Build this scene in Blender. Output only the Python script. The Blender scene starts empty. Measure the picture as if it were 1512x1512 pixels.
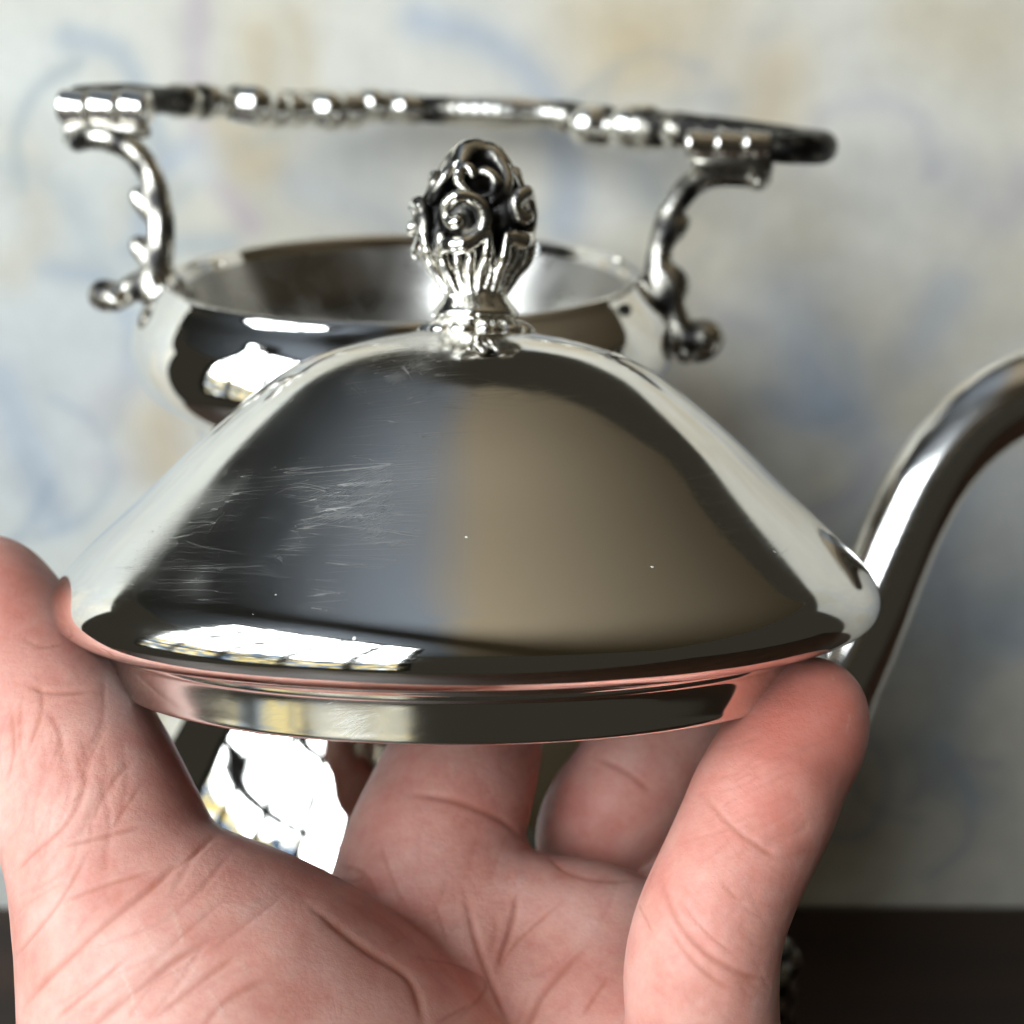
import bpy, math, random
import numpy as np
from mathutils import Vector, Matrix
from mathutils.bvhtree import BVHTree

random.seed(7); rng = np.random.RandomState(7)
scn = bpy.context.scene
COL = scn.collection
S = 0.01                       # everything below is written in centimetres

# ------------------------------------------------------------------ camera
F = 1969.0                     # focal length in pixels of the 1512 px frame
PITCH = math.radians(20.8)
CAM = np.array([0.0, 0.0, 25.7])
RIGHT = np.array([1.0, 0, 0])
FWD = np.array([0, math.cos(PITCH), -math.sin(PITCH)])
UP = np.array([0, math.sin(PITCH), math.cos(PITCH)])
def P(px, py, d):
    return CAM + d * (FWD + RIGHT * (px - 756) / F + UP * (756 - py) / F)
cam_data = bpy.data.cameras.new("camera")
cam = bpy.data.objects.new("camera", cam_data)
COL.objects.link(cam)
cam.location = Vector(CAM * S)
cam.rotation_euler = (math.pi / 2 - PITCH, 0, 0)
cam_data.sensor_width = 36; cam_data.sensor_fit = 'HORIZONTAL'
cam_data.lens = 36 * F / 1512
cam_data.clip_start = 0.005; cam_data.clip_end = 30
cam_data.dof.use_dof = True
cam_data.dof.focus_distance = 0.139
cam_data.dof.aperture_fstop = 23.0
scn.camera = cam

# ------------------------------------------------------------------ world, colour
world = bpy.data.worlds.new("World"); scn.world = world
world.use_nodes = True
bg = world.node_tree.nodes["Background"]
bg.inputs[0].default_value = (0.82, 0.77, 0.60, 1); bg.inputs[1].default_value = 0.034
scn.view_settings.view_transform = 'Standard'
scn.view_settings.look = 'None'
scn.view_settings.exposure = 0.2
scn.view_settings.gamma = 1.0
scn.cycles.use_denoising = True
scn.cycles.caustics_reflective = False
scn.cycles.caustics_refractive = False
scn.cycles.max_bounces = 10
scn.cycles.glossy_bounces = 6
scn.cycles.sample_clamp_indirect = 6.0
WIN_L = 11.3                    # brightness of the sky seen in the window panes

# ------------------------------------------------------------------ helpers
def tag(o, label=None, cat=None, group=None, kind=None):
    if label: o['label'] = label
    if cat: o['category'] = cat
    if group: o['group'] = group
    if kind: o['kind'] = kind
    return o

def empty(name, loc=(0, 0, 0)):
    o = bpy.data.objects.new(name, None); COL.objects.link(o)
    o.location = Vector(np.array(loc) * S); o.empty_display_size = 0.01
    return o

def mesh(name, verts, faces, mat, parent=None, smooth=True, uvs=None, M=None, attrs=None):
    v = np.asarray(verts, dtype=np.float64)
    if M is not None:
        v = v @ M[:3, :3].T + M[:3, 3]
    v = v * S
    me = bpy.data.meshes.new(name)
    if isinstance(faces, np.ndarray):
        nf, k = faces.shape
        me.vertices.add(len(v)); me.vertices.foreach_set("co", v.astype(np.float32).ravel())
        me.loops.add(nf * k); me.loops.foreach_set("vertex_index", faces.astype(np.int32).ravel())
        me.polygons.add(nf); me.polygons.foreach_set("loop_start", np.arange(0, nf * k, k, dtype=np.int32))
        me.update(calc_edges=True)
    else:
        me.from_pydata([tuple(p) for p in v], [], faces)
    me.validate()
    if smooth:
        me.polygons.foreach_set("use_smooth", np.ones(len(me.polygons), dtype=bool))
    if attrs:
        for k_, a in attrs.items():
            if a.ndim == 1:
                at = me.attributes.new(k_, 'FLOAT', 'POINT'); at.data.foreach_set("value", a.astype(np.float32))
            else:
                at = me.color_attributes.new(k_, 'FLOAT_COLOR', 'POINT')
                c = np.ones((len(a), 4), np.float32); c[:, :3] = a; at.data.foreach_set("color", c.ravel())
    if uvs is not None:
        uvl = me.uv_layers.new(name="UVMap")
        idx = np.zeros(len(me.loops), dtype=np.int32); me.loops.foreach_get("vertex_index", idx)
        uvl.data.foreach_set("uv", np.asarray(uvs, np.float32)[idx].ravel())
    me.materials.append(mat)
    o = bpy.data.objects.new(name, me); COL.objects.link(o)
    if parent is not None:
        o.parent = parent
        o.matrix_parent_inverse = Matrix.Translation(-parent.location)
    return o

def catmull(pts, n=8):
    p = np.asarray(pts, float)
    p = np.vstack([2 * p[0] - p[1], p, 2 * p[-1] - p[-2]])
    out = []
    for i in range(1, len(p) - 2):
        for t in np.linspace(0, 1, n, endpoint=False):
            a, b, c, d = p[i - 1], p[i], p[i + 1], p[i + 2]
            out.append(0.5 * (2 * b + (c - a) * t + (2 * a - 5 * b + 4 * c - d) * t * t + (3 * b - a - 3 * c + d) * t ** 3))
    out.append(p[-2])
    return np.array(out)

def lathe(name, prof, mat, parent, M, seg=256, n=6, smooth_prof=True, rfun=None):
    pr = catmull(prof, n) if smooth_prof else np.asarray(prof, float)
    pr[:, 0] = np.maximum(pr[:, 0], 0.001)
    al = np.concatenate([[0], np.cumsum(np.hypot(*np.diff(pr, axis=0).T))])
    th = np.linspace(0, 2 * math.pi, seg + 1)
    R_, T_ = np.meshgrid(pr[:, 0], th, indexing='ij'); Z_ = np.repeat(pr[:, 1][:, None], seg + 1, 1)
    if rfun is not None: R_, Z_ = rfun(R_, Z_, T_)
    v = np.stack([R_ * np.cos(T_), R_ * np.sin(T_), Z_], -1).reshape(-1, 3)
    uv = np.stack([T_ / (2 * math.pi), np.repeat(al[:, None], seg + 1, 1)], -1).reshape(-1, 2)
    i, j = np.meshgrid(np.arange(len(pr) - 1), np.arange(seg), indexing='ij')
    a = (i * (seg + 1) + j).ravel()
    f = np.stack([a, a + 1, a + seg + 2, a + seg + 1], -1)[:, ::-1]
    # weld seam
    v2 = v.reshape(len(pr), seg + 1, 3); v2[:, -1] = v2[:, 0]
    o = mesh(name, v2.reshape(-1, 3), f, mat, parent, uvs=uv, M=M)
    return o

def box(name, c, size, mat, parent=None, axes=None, bevel=0.0):
    c = np.array(c, float); h = np.array(size, float) / 2
    A = np.eye(3) if axes is None else np.array(axes, float)
    v = []
    for sx in (-1, 1):
        for sy in (-1, 1):
            for sz in (-1, 1):
                v.append(c + A.T @ (h * np.array([sx, sy, sz])))
    f = [(0, 1, 3, 2), (4, 6, 7, 5), (0, 4, 5, 1), (2, 3, 7, 6), (0, 2, 6, 4), (1, 5, 7, 3)]
    o = mesh(name, v, f, mat, parent, smooth=False)
    if bevel:
        m = o.modifiers.new("bev", 'BEVEL'); m.width = bevel * S; m.segments = 2
    return o

# ---- signed distance modelling with naive surface nets
def smin(a, b, k):
    h = np.maximum(k - np.abs(a - b), 0) / k
    return np.minimum(a, b) - h * h * k * 0.25

class Field:
    def __init__(s, lo, hi, h):
        s.lo = np.array(lo, float); s.h = h
        s.n = np.ceil((np.array(hi) - s.lo) / h).astype(int) + 1
        s.x = [(s.lo[i] + np.arange(s.n[i]) * h).astype(np.float32) for i in range(3)]
    def new(s): return np.full(s.n, 2.0, np.float32)
    def chain(s, G, pts, rad, k=0.1, sub=4, pad=None):
        """pts Nx3, rad N: tapered tube"""
        q = catmull(np.column_stack([np.asarray(pts, float), rad]), sub) if sub > 1 else np.column_stack([np.asarray(pts, float), rad])
        for a, b in zip(q[:-1], q[1:]): s.cone(G, a[:3], b[:3], a[3], b[3], k, pad)
    def cone(s, G, a, b, ra, rb, k=0.1, pad=None):
        m = max(ra, rb) + (pad if pad is not None else max(0.6, k * 1.5))
        lo = np.minimum(a, b) - m; hi = np.maximum(a, b) + m
        i0 = np.clip(((lo - s.lo) / s.h).astype(int), 0, s.n); i1 = np.clip(((hi - s.lo) / s.h).astype(int) + 2, 0, s.n)
        if (i1 <= i0).any(): return
        sl = tuple(slice(i0[i], i1[i]) for i in range(3))
        X = s.x[0][sl[0]][:, None, None]; Y = s.x[1][sl[1]][None, :, None]; Z = s.x[2][sl[2]][None, None, :]
        d = (b - a).astype(np.float32); L2 = float(d @ d) + 1e-9
        t = np.clip(((X - a[0]) * d[0] + (Y - a[1]) * d[1] + (Z - a[2]) * d[2]) / L2, 0, 1)
        D = np.sqrt((X - a[0] - t * d[0]) ** 2 + (Y - a[1] - t * d[1]) ** 2 + (Z - a[2] - t * d[2]) ** 2) - (ra + (rb - ra) * t)
        G[sl] = smin(G[sl], D, k) if k > 0 else np.minimum(G[sl], D)
    def ball(s, G, c, r, k=0.1): s.cone(G, np.array(c, float), np.array(c, float) + 1e-4, r, r, k)
    def net(s, V):
        sg = V < 0
        nx, ny, nz = V.shape
        c = np.zeros((nx - 1, ny - 1, nz - 1), np.int8)
        for i in (0, 1):
            for j in (0, 1):
                for k in (0, 1): c += sg[i:nx - 1 + i, j:ny - 1 + j, k:nz - 1 + k]
        act = (c > 0) & (c < 8)
        I = np.argwhere(act); vid = -np.ones(act.shape, np.int64); vid[act] = np.arange(len(I))
        acc = np.zeros((len(I), 3)); cnt = np.zeros(len(I))
        cor = [(i, j, k) for i in (0, 1) for j in (0, 1) for k in (0, 1)]
        for a in cor:
            for ax in range(3):
                if a[ax]: continue
                b = list(a); b[ax] = 1
                va = V[I[:, 0] + a[0], I[:, 1] + a[1], I[:, 2] + a[2]]; vb = V[I[:, 0] + b[0], I[:, 1] + b[1], I[:, 2] + b[2]]
                m = (va < 0) != (vb < 0)
                t = np.where(m, va / np.where(m, va - vb, 1), 0)
                p = np.tile(np.array(a, float), (len(I), 1)); p[:, ax] = t
                acc[m] += p[m]; cnt[m] += 1
        vert = s.lo + (I + acc / cnt[:, None]) * s.h
        F_ = []
        for ax in range(3):
            u, w = (ax + 1) % 3, (ax + 2) % 3
            sl0 = [slice(None)] * 3; sl1 = [slice(None)] * 3
            sl0[ax] = slice(0, -1); sl1[ax] = slice(1, None)
            e = sg[tuple(sl0)] != sg[tuple(sl1)]
            E = np.argwhere(e)
            E = E[(E[:, u] > 0) & (E[:, w] > 0) & (E[:, u] < V.shape[u] - 1) & (E[:, w] < V.shape[w] - 1)]
            ins = sg[E[:, 0], E[:, 1], E[:, 2]]
            def g(du, dw):
                q = E.copy(); q[:, u] -= du; q[:, w] -= dw
                return vid[q[:, 0], q[:, 1], q[:, 2]]
            f = np.stack([g(1, 1), g(0, 1), g(0, 0), g(1, 0)], -1)
            f[~ins] = f[~ins][:, ::-1]
            F_.append(f)
        f = np.vstack(F_)
        return vert, f[(f >= 0).all(1)]

# ------------------------------------------------------------------ materials
def nmat(name):
    m = bpy.data.materials.new(name); m.use_nodes = True
    nt = m.node_tree
    return m, nt, nt.nodes["Principled BSDF"]
def N(nt, t, **kw):
    n = nt.nodes.new(t)
    for k, v in kw.items(): setattr(n, k, v)
    return n
def L(nt, a, b): nt.links.new(a, b)
def ramp(nt, fac, stops):
    r = N(nt, 'ShaderNodeValToRGB'); L(nt, fac, r.inputs[0])
    e = r.color_ramp.elements
    while len(e) < len(stops): e.new(0.5)
    for i, (p, c) in enumerate(stops):
        e[i].position = p; e[i].color = (*c, 1) if len(c) == 3 else c
    return r.outputs[0]
def g3(x): return (x, x, x)

def silver(name, rough=0.08, scratch=0.0, uv=False, dark=0.0, smudge=1.0, base=(0.90, 0.875, 0.83)):
    m, nt, b = nmat(name)
    b.inputs['Metallic'].default_value = 1
    b.inputs['Base Color'].default_value = (*base, 1)
    tc = N(nt, 'ShaderNodeTexCoord')
    n1 = N(nt, 'ShaderNodeTexNoise'); n1.inputs['Scale'].default_value = 55; n1.inputs['Detail'].default_value = 6
    L(nt, tc.outputs['Object'], n1.inputs['Vector'])
    r = N(nt, 'ShaderNodeMapRange'); L(nt, n1.outputs[0], r.inputs[0])
    r.inputs[1].default_value = .35; r.inputs[2].default_value = .75
    r.inputs[3].default_value = rough * (1 - .45 * smudge); r.inputs[4].default_value = rough * (1 + .6 * smudge)
    L(nt, r.outputs[0], b.inputs['Roughness'])
    # faint dents so that the sheet is not perfectly fair
    n2 = N(nt, 'ShaderNodeTexNoise'); n2.inputs['Scale'].default_value = 28; n2.inputs['Detail'].default_value = 1
    L(nt, tc.outputs['Object'], n2.inputs['Vector'])
    bp = N(nt, 'ShaderNodeBump'); bp.inputs['Strength'].default_value = 0.25; bp.inputs['Distance'].default_value = 0.0004
    L(nt, n2.outputs[0], bp.inputs['Height'])
    L(nt, bp.outputs[0], b.inputs['Normal'])
    return m, nt, b, r, bp, tc

M_SILVER, *_ = silver('polished_silver', 0.022)
M_WORN, *_ = silver('worn_silver', 0.15)
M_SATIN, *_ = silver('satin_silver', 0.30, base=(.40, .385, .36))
# ornament silver: tarnish (black oxide) sits in the hollows, attribute 'cavity'
def ornament_mat():
    m, nt, b, r, bp, tc = silver('antiqued_silver', 0.16)
    at = N(nt, 'ShaderNodeAttribute', attribute_name='cavity')
    n = N(nt, 'ShaderNodeTexNoise'); n.inputs['Scale'].default_value = 900; n.inputs['Detail'].default_value = 5
    L(nt, tc.outputs['Object'], n.inputs['Vector'])
    a = N(nt, 'ShaderNodeMath', operation='MULTIPLY_ADD'); L(nt, n.outputs[0], a.inputs[0]); a.inputs[1].default_value = .5
    L(nt, at.outputs['Fac'], a.inputs[2])
    c = ramp(nt, a.outputs[0], [(0.28, (.88, .86, .80)), (0.6, (.45, .42, .36)), (0.95, (.035, .033, .032))])
    L(nt, c, b.inputs['Base Color'])
    ro = ramp(nt, a.outputs[0], [(0.3, g3(.12)), (0.9, g3(.4))])
    L(nt, ro, b.inputs['Roughness'])
    b2 = N(nt, 'ShaderNodeBump'); b2.inputs['Strength'].default_value = .7; b2.inputs['Distance'].default_value = .00012
    L(nt, n.outputs[0], b2.inputs['Height']); L(nt, bp.outputs[0], b2.inputs['Normal']); L(nt, b2.outputs[0], b.inputs['Normal'])
    return m
M_ORN = ornament_mat()

def lid_mat(name, rough, worn):
    m, nt, b, r, bp, tc = silver(name, rough)
    mt = lambda op, a=None, b_=None, c=None, cl=False: _m(op, a, b_, c, cl)
    def _m(op, a, b_, c, cl):
        n = N(nt, 'ShaderNodeMath', operation=op, use_clamp=cl)
        for k, q in enumerate((a, b_, c)):
            if q is None: continue
            if isinstance(q, (int, float)): n.inputs[k].default_value = q
            else: L(nt, q, n.inputs[k])
        return n.outputs[0]
    def mapr(a, x0, x1, y0, y1):
        n = N(nt, 'ShaderNodeMapRange', interpolation_type='SMOOTHSTEP'); L(nt, a, n.inputs[0])
        for k, q in enumerate((x0, x1, y0, y1)): n.inputs[k + 1].default_value = q
        return n.outputs[0]
    uvs = N(nt, 'ShaderNodeMapping'); uvs.inputs['Scale'].default_value = (30, 1, 1); L(nt, tc.outputs['UV'], uvs.inputs[0])
    sx = N(nt, 'ShaderNodeSeparateXYZ'); L(nt, tc.outputs['UV'], sx.inputs[0])
    def streak(ang, sxx, syy, det=2, off=0):
        a = N(nt, 'ShaderNodeMapping'); L(nt, uvs.outputs[0], a.inputs[0]); a.inputs['Rotation'].default_value = (0, 0, math.radians(ang)); a.inputs['Location'].default_value = (off, off, off)
        c = N(nt, 'ShaderNodeMapping'); L(nt, a.outputs[0], c.inputs[0]); c.inputs['Scale'].default_value = (sxx, syy, 1)
        n = N(nt, 'ShaderNodeTexNoise'); n.inputs['Scale'].default_value = 1; n.inputs['Detail'].default_value = det; L(nt, c.outputs[0], n.inputs['Vector'])
        return n.outputs[0]
    def ridge(o, w): return mapr(mt('ABSOLUTE', mt('SUBTRACT', o, .5)), 0, w, 1, 0)
    def noise(sc, det=2, off=0.0):
        n = N(nt, 'ShaderNodeTexNoise'); n.inputs['Scale'].default_value = sc; n.inputs['Detail'].default_value = det
        a = N(nt, 'ShaderNodeMapping'); L(nt, tc.outputs['Object'], a.inputs[0]); a.inputs['Location'].default_value = (off, off, 0); L(nt, a.outputs[0], n.inputs['Vector'])
        return n.outputs[0]
    # worn, much handled patch on one side of the dome
    wear = mt('MULTIPLY', mapr(sx.outputs[0], .575, .64, .0, 1), mapr(sx.outputs[0], .70, .76, 1, .12))
    wear = mt('MULTIPLY', wear, mapr(sx.outputs[1], 5.85, 6.25, 1, .1))
    patchy = mapr(noise(60, 3), .38, .62, .35, 1)
    wear = mt('MULTIPLY', wear, patchy)
    scr = None
    for ang, sxx, syy, w, off, lo in ((6, .20, 7, .006, 0, 0.39), (-4, .3, 9, .006, 7, 0.45), (14, .5, 9, .006, 13, 0.49), (3, .15, 5, .004, 31, 0.37), (-80, .4, 6, .004, 3, .60), (-30, .6, 6, .004, 23, .60)):
        k = mt('MULTIPLY', ridge(streak(ang, sxx, syy, 1, off), w), mapr(noise(90, 2, off), lo, lo + .08, 0, 1))
        scr = k if scr is None else mt('MAXIMUM', scr, k)
    fine = streak(2, 3, 90, 2, 5)
    fine2 = streak(28, 3, 70, 2, 9)
    h = mt('ADD', mt('MULTIPLY', scr, -1.6), mt('ADD', mt('MULTIPLY', fine, .5), mt('MULTIPLY', fine2, .4)))
    b2 = N(nt, 'ShaderNodeBump'); b2.inputs['Distance'].default_value = 0.00003
    L(nt, mt('MULTIPLY', mt('ADD', wear, .06), .16 * worn), b2.inputs['Strength'])
    L(nt, h, b2.inputs['Height']); L(nt, bp.outputs[0], b2.inputs['Normal']); L(nt, b2.outputs[0], b.inputs['Normal'])
    rg = mt('ADD', r.outputs[0], mt('MULTIPLY', wear, mt('ADD', .15, mt('MULTIPLY', fine2, .20))))
    rg = mt('ADD', rg, mt('MULTIPLY', mt('MULTIPLY', scr, mt('ADD', wear, .12)), .22 * worn))
    L(nt, rg, b.inputs['Roughness'])
    # dust specks and lint: pale and not metallic
    du = None
    for sc, thr, rr_ in ((480, .93, .09), (220, .97, .06)):
        vo = N(nt, 'ShaderNodeTexVoronoi'); vo.inputs['Scale'].default_value = sc
        wp_ = N(nt, 'ShaderNodeVectorMath', operation='ADD'); nn = N(nt, 'ShaderNodeTexNoise'); nn.inputs['Scale'].default_value = 900
        L(nt, tc.outputs['Object'], nn.inputs['Vector'])
        sc_ = N(nt, 'ShaderNodeVectorMath', operation='SCALE'); sc_.inputs['Scale'].default_value = .0006; L(nt, nn.outputs['Color'], sc_.inputs[0])
        L(nt, tc.outputs['Object'], wp_.inputs[0]); L(nt, sc_.outputs[0], wp_.inputs[1]); L(nt, wp_.outputs[0], vo.inputs['Vector'])
        sp = N(nt, 'ShaderNodeSeparateColor'); L(nt, vo.outputs['Color'], sp.inputs[0])
        k = mt('MULTIPLY', mt('GREATER_THAN', sp.outputs[0], thr), mt('LESS_THAN', vo.outputs['Distance'], mt('MULTIPLY', mt('ADD', sp.outputs[1], .2), rr_)))
        du = k if du is None else mt('MAXIMUM', du, k)
    L(nt, mt('SUBTRACT', 1, du), b.inputs['Metallic'])
    return m
M_LID = lid_mat('scratched_silver', .055, 1.0)
M_FLANGE = lid_mat('lid_flange_silver', .04, .25)

def skin_mat():
    m, nt, b = nmat('skin')
    tc = N(nt, 'ShaderNodeTexCoord')
    n = N(nt, 'ShaderNodeTexNoise'); n.inputs['Scale'].default_value = 150; n.inputs['Detail'].default_value = 9; n.inputs['Roughness'].default_value = .68
    L(nt, tc.outputs['Object'], n.inputs['Vector'])
    n0 = N(nt, 'ShaderNodeTexNoise'); n0.inputs['Scale'].default_value = 60; n0.inputs['Detail'].default_value = 3
    L(nt, tc.outputs['Object'], n0.inputs['Vector'])
    base = ramp(nt, n.outputs[0], [(0.3, (.62, .27, .215)), (0.5, (.73, .40, .33)), (0.72, (.82, .54, .46))])
    fl = N(nt, 'ShaderNodeAttribute', attribute_name='flush')
    mx = N(nt, 'ShaderNodeMix', data_type='RGBA'); L(nt, base, mx.inputs[6]); mx.inputs[7].default_value = (.68, .17, .12, 1)
    f2 = N(nt, 'ShaderNodeMath', operation='MULTIPLY_ADD'); L(nt, n0.outputs[0], f2.inputs[0]); f2.inputs[1].default_value = .5; 
    f3 = N(nt, 'ShaderNodeMath', operation='SUBTRACT', use_clamp=True); L(nt, f2.outputs[0], f3.inputs[0]); f3.inputs[1].default_value = .17
    L(nt, fl.outputs['Fac'], f2.inputs[2]); L(nt, f3.outputs[0], mx.inputs[0])
    cr = N(nt, 'ShaderNodeAttribute', attribute_name='crease')
    mx2 = N(nt, 'ShaderNodeMix', data_type='RGBA'); L(nt, mx.outputs[2], mx2.inputs[6]); mx2.inputs[7].default_value = (.46, .15, .09, 1)  # creases redder and darker: part skin colour, part painted shade
    c2 = N(nt, 'ShaderNodeMath', operation='MULTIPLY'); L(nt, cr.outputs['Fac'], c2.inputs[0]); c2.inputs[1].default_value = .5
    L(nt, c2.outputs[0], mx2.inputs[0])
    wh = N(nt, 'ShaderNodeAttribute', attribute_name='dry')
    mx3 = N(nt, 'ShaderNodeMix', data_type='RGBA'); L(nt, mx2.outputs[2], mx3.inputs[6]); mx3.inputs[7].default_value = (.85, .66, .55, 1)
    L(nt, wh.outputs['Fac'], mx3.inputs[0])
    L(nt, mx3.outputs[2], b.inputs['Base Color'])
    b.inputs['Subsurface Weight'].default_value = 0.4
    b.inputs['Subsurface Radius'].default_value = (1.0, .32, .16)
    b.inputs['Subsurface Scale'].default_value = 0.004
    b.inputs['Roughness'].default_value = .46
    b.inputs['Specular IOR Level'].default_value = .42
    # fine skin grid: voronoi cells + stretched noise lines
    vo = N(nt, 'ShaderNodeTexVoronoi', feature='DISTANCE_TO_EDGE'); vo.inputs['Scale'].default_value = 1500
    mp = N(nt, 'ShaderNodeMapping'); mp.inputs['Scale'].default_value = (1, 1, .6); mp.inputs['Rotation'].default_value = (0, .5, 0)
    L(nt, tc.outputs['Object'], mp.inputs[0]); L(nt, mp.outputs[0], vo.inputs['Vector'])
    mpb = N(nt, 'ShaderNodeMapping'); mpb.inputs['Rotation'].default_value = (0, -.65, 0)
    mpc = N(nt, 'ShaderNodeMapping'); mpc.inputs['Scale'].default_value = (160, 160, 1500)
    L(nt, tc.outputs['Object'], mpb.inputs[0]); L(nt, mpb.outputs[0], mpc.inputs[0])
    nl = N(nt, 'ShaderNodeTexNoise'); nl.inputs['Scale'].default_value = 1; nl.inputs['Detail'].default_value = 3
    L(nt, mpc.outputs[0], nl.inputs['Vector'])
    b1 = N(nt, 'ShaderNodeBump'); b1.inputs['Strength'].default_value = .15; b1.inputs['Distance'].default_value = .00006
    v2 = N(nt, 'ShaderNodeMath', operation='MINIMUM'); L(nt, vo.outputs['Distance'], v2.inputs[0]); v2.inputs[1].default_value = .15
    v3 = N(nt, 'ShaderNodeMath', operation='MULTIPLY'); L(nt, v2.outputs[0], v3.inputs[0]); v3.inputs[1].default_value = 5
    L(nt, v3.outputs[0], b1.inputs['Height'])
    b2 = N(nt, 'ShaderNodeBump'); b2.inputs['Strength'].default_value = .4; b2.inputs['Distance'].default_value = .00007
    L(nt, nl.outputs[0], b2.inputs['Height']); L(nt, b1.outputs[0], b2.inputs['Normal'])
    b3 = N(nt, 'ShaderNodeBump'); b3.inputs['Strength'].default_value = .45; b3.inputs['Distance'].default_value = .0006
    L(nt, n.outputs[0], b3.inputs['Height']); L(nt, b2.outputs[0], b3.inputs['Normal'])
    L(nt, b3.outputs[0], b.inputs['Normal'])
    return m
M_SKIN = skin_mat()

def plain(name, col, rough=.7, spec=.3):
    m, nt, b = nmat(name)
    tc = N(nt, 'ShaderNodeTexCoord'); n = N(nt, 'ShaderNodeTexNoise'); n.inputs['Scale'].default_value = 9; n.inputs['Detail'].default_value = 5
    L(nt, tc.outputs['Object'], n.inputs['Vector'])
    c = ramp(nt, n.outputs[0], [(.3, tuple(x * .8 for x in col)), (.7, tuple(min(1, x * 1.15) for x in col))])
    L(nt, c, b.inputs['Base Color']); b.inputs['Roughness'].default_value = rough; b.inputs['Specular IOR Level'].default_value = spec
    return m
def ceil_mat():
    m, nt, b = nmat('reflection_toned_plaster')
    tc = N(nt, 'ShaderNodeNewGeometry'); n = N(nt, 'ShaderNodeTexNoise'); n.inputs['Scale'].default_value = 2.5; n.inputs['Detail'].default_value = 5
    L(nt, tc.outputs['Position'], n.inputs['Vector'])
    sx = N(nt, 'ShaderNodeSeparateXYZ'); L(nt, tc.outputs['Position'], sx.inputs[0])
    a = N(nt, 'ShaderNodeMath', operation='MULTIPLY_ADD'); L(nt, n.outputs[0], a.inputs[0]); a.inputs[1].default_value = .25; L(nt, sx.outputs[0], a.inputs[2])
    mr = N(nt, 'ShaderNodeMapRange', interpolation_type='SMOOTHSTEP'); L(nt, a.outputs[0], mr.inputs[0]); mr.inputs[1].default_value = -.14; mr.inputs[2].default_value = .20
    mx = N(nt, 'ShaderNodeMix', data_type='RGBA'); L(nt, mr.outputs[0], mx.inputs[0]); mx.inputs[6].default_value = (.45, .50, .58, 1); mx.inputs[7].default_value = (.74, .59, .40, 1)  # slate side tinted to put a blue-grey sheen into the dome's reflection
    L(nt, mx.outputs[2], b.inputs['Base Color']); b.inputs['Roughness'].default_value = .9
    return m
M_CEIL = ceil_mat()
M_DARKWALL = plain('dark_wall', (.10, .085, .065))
M_FRAME = plain('dark_window_frame', (.05, .045, .04), .5)

def wood_mat():
    m, nt, b = nmat('dark_walnut')
    tc = N(nt, 'ShaderNodeTexCoord'); mp = N(nt, 'ShaderNodeMapping'); mp.inputs['Scale'].default_value = (6, 60, 6)
    L(nt, tc.outputs['Object'], mp.inputs[0])
    n = N(nt, 'ShaderNodeTexNoise'); n.inputs['Scale'].default_value = 1; n.inputs['Detail'].default_value = 6; L(nt, mp.outputs[0], n.inputs['Vector'])
    c = ramp(nt, n.outputs[0], [(.3, (.014, .006, .003)), (.7, (.040, .017, .008))])
    L(nt, c, b.inputs['Base Color']); b.inputs['Roughness'].default_value = .45
    return m
M_WOOD = wood_mat()

def pane_mat():
    m = bpy.data.materials.new('daylight_pane'); m.use_nodes = True; nt = m.node_tree
    nt.nodes.clear()
    out = N(nt, 'ShaderNodeOutputMaterial'); em = N(nt, 'ShaderNodeEmission'); L(nt, em.outputs[0], out.inputs[0])
    tc = N(nt, 'ShaderNodeNewGeometry')
    n = N(nt, 'ShaderNodeTexNoise'); n.inputs['Scale'].default_value = 4.5; n.inputs['Detail'].default_value = 8; n.inputs['Roughness'].default_value = .65
    L(nt, tc.outputs['Position'], n.inputs['Vector'])
    sx = N(nt, 'ShaderNodeSeparateXYZ'); L(nt, tc.outputs['Position'], sx.inputs[0])
    # the garden's tree line: foliage low, sky above
    a = N(nt, 'ShaderNodeMath', operation='MULTIPLY_ADD'); L(nt, n.outputs[0], a.inputs[0]); a.inputs[1].default_value = .6
    L(nt, sx.outputs[2], a.inputs[2])
    fac = N(nt, 'ShaderNodeMapRange'); L(nt, a.outputs[0], fac.inputs[0]); fac.inputs[1].default_value = .62; fac.inputs[2].default_value = .66
    n2 = N(nt, 'ShaderNodeTexNoise'); n2.inputs['Scale'].default_value = 13; n2.inputs['Detail'].default_value = 6; L(nt, tc.outputs['Position'], n2.inputs['Vector'])
    fol = ramp(nt, n2.outputs[0], [(.36, (.006, .008, .009)), (.42, (.022, .036, .060)), (.47, (.030, .040, .050)), (.50, (.085, .070, .025)), (.56, (.13, .105, .045)), (.60, (.05, .075, .11)), (.66, (.22, .25, .27))])
    mx = N(nt, 'ShaderNodeMix', data_type='RGBA'); L(nt, fac.outputs[0], mx.inputs[0]); L(nt, fol, mx.inputs[6]); mx.inputs[7].default_value = (.88, .95, 1.0, 1)
    nb = N(nt, 'ShaderNodeTexNoise'); nb.inputs['Scale'].default_value = 3.2; nb.inputs['Detail'].default_value = 7; nb.inputs['Roughness'].default_value = .6
    L(nt, tc.outputs['Position'], nb.inputs['Vector'])
    br = ramp(nt, nb.outputs[0], [(.47, g3(1)), (.485, g3(.10)), (.50, g3(.06)), (.515, g3(1))])
    mb = N(nt, 'ShaderNodeMix', data_type='RGBA', blend_type='MULTIPLY'); mb.inputs[0].default_value = .8; L(nt, mx.outputs[2], mb.inputs[6]); L(nt, br, mb.inputs[7])
    L(nt, mb.outputs[2], em.inputs[0]); em.inputs[1].default_value = WIN_L
    return m
M_PANE = pane_mat()

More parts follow.
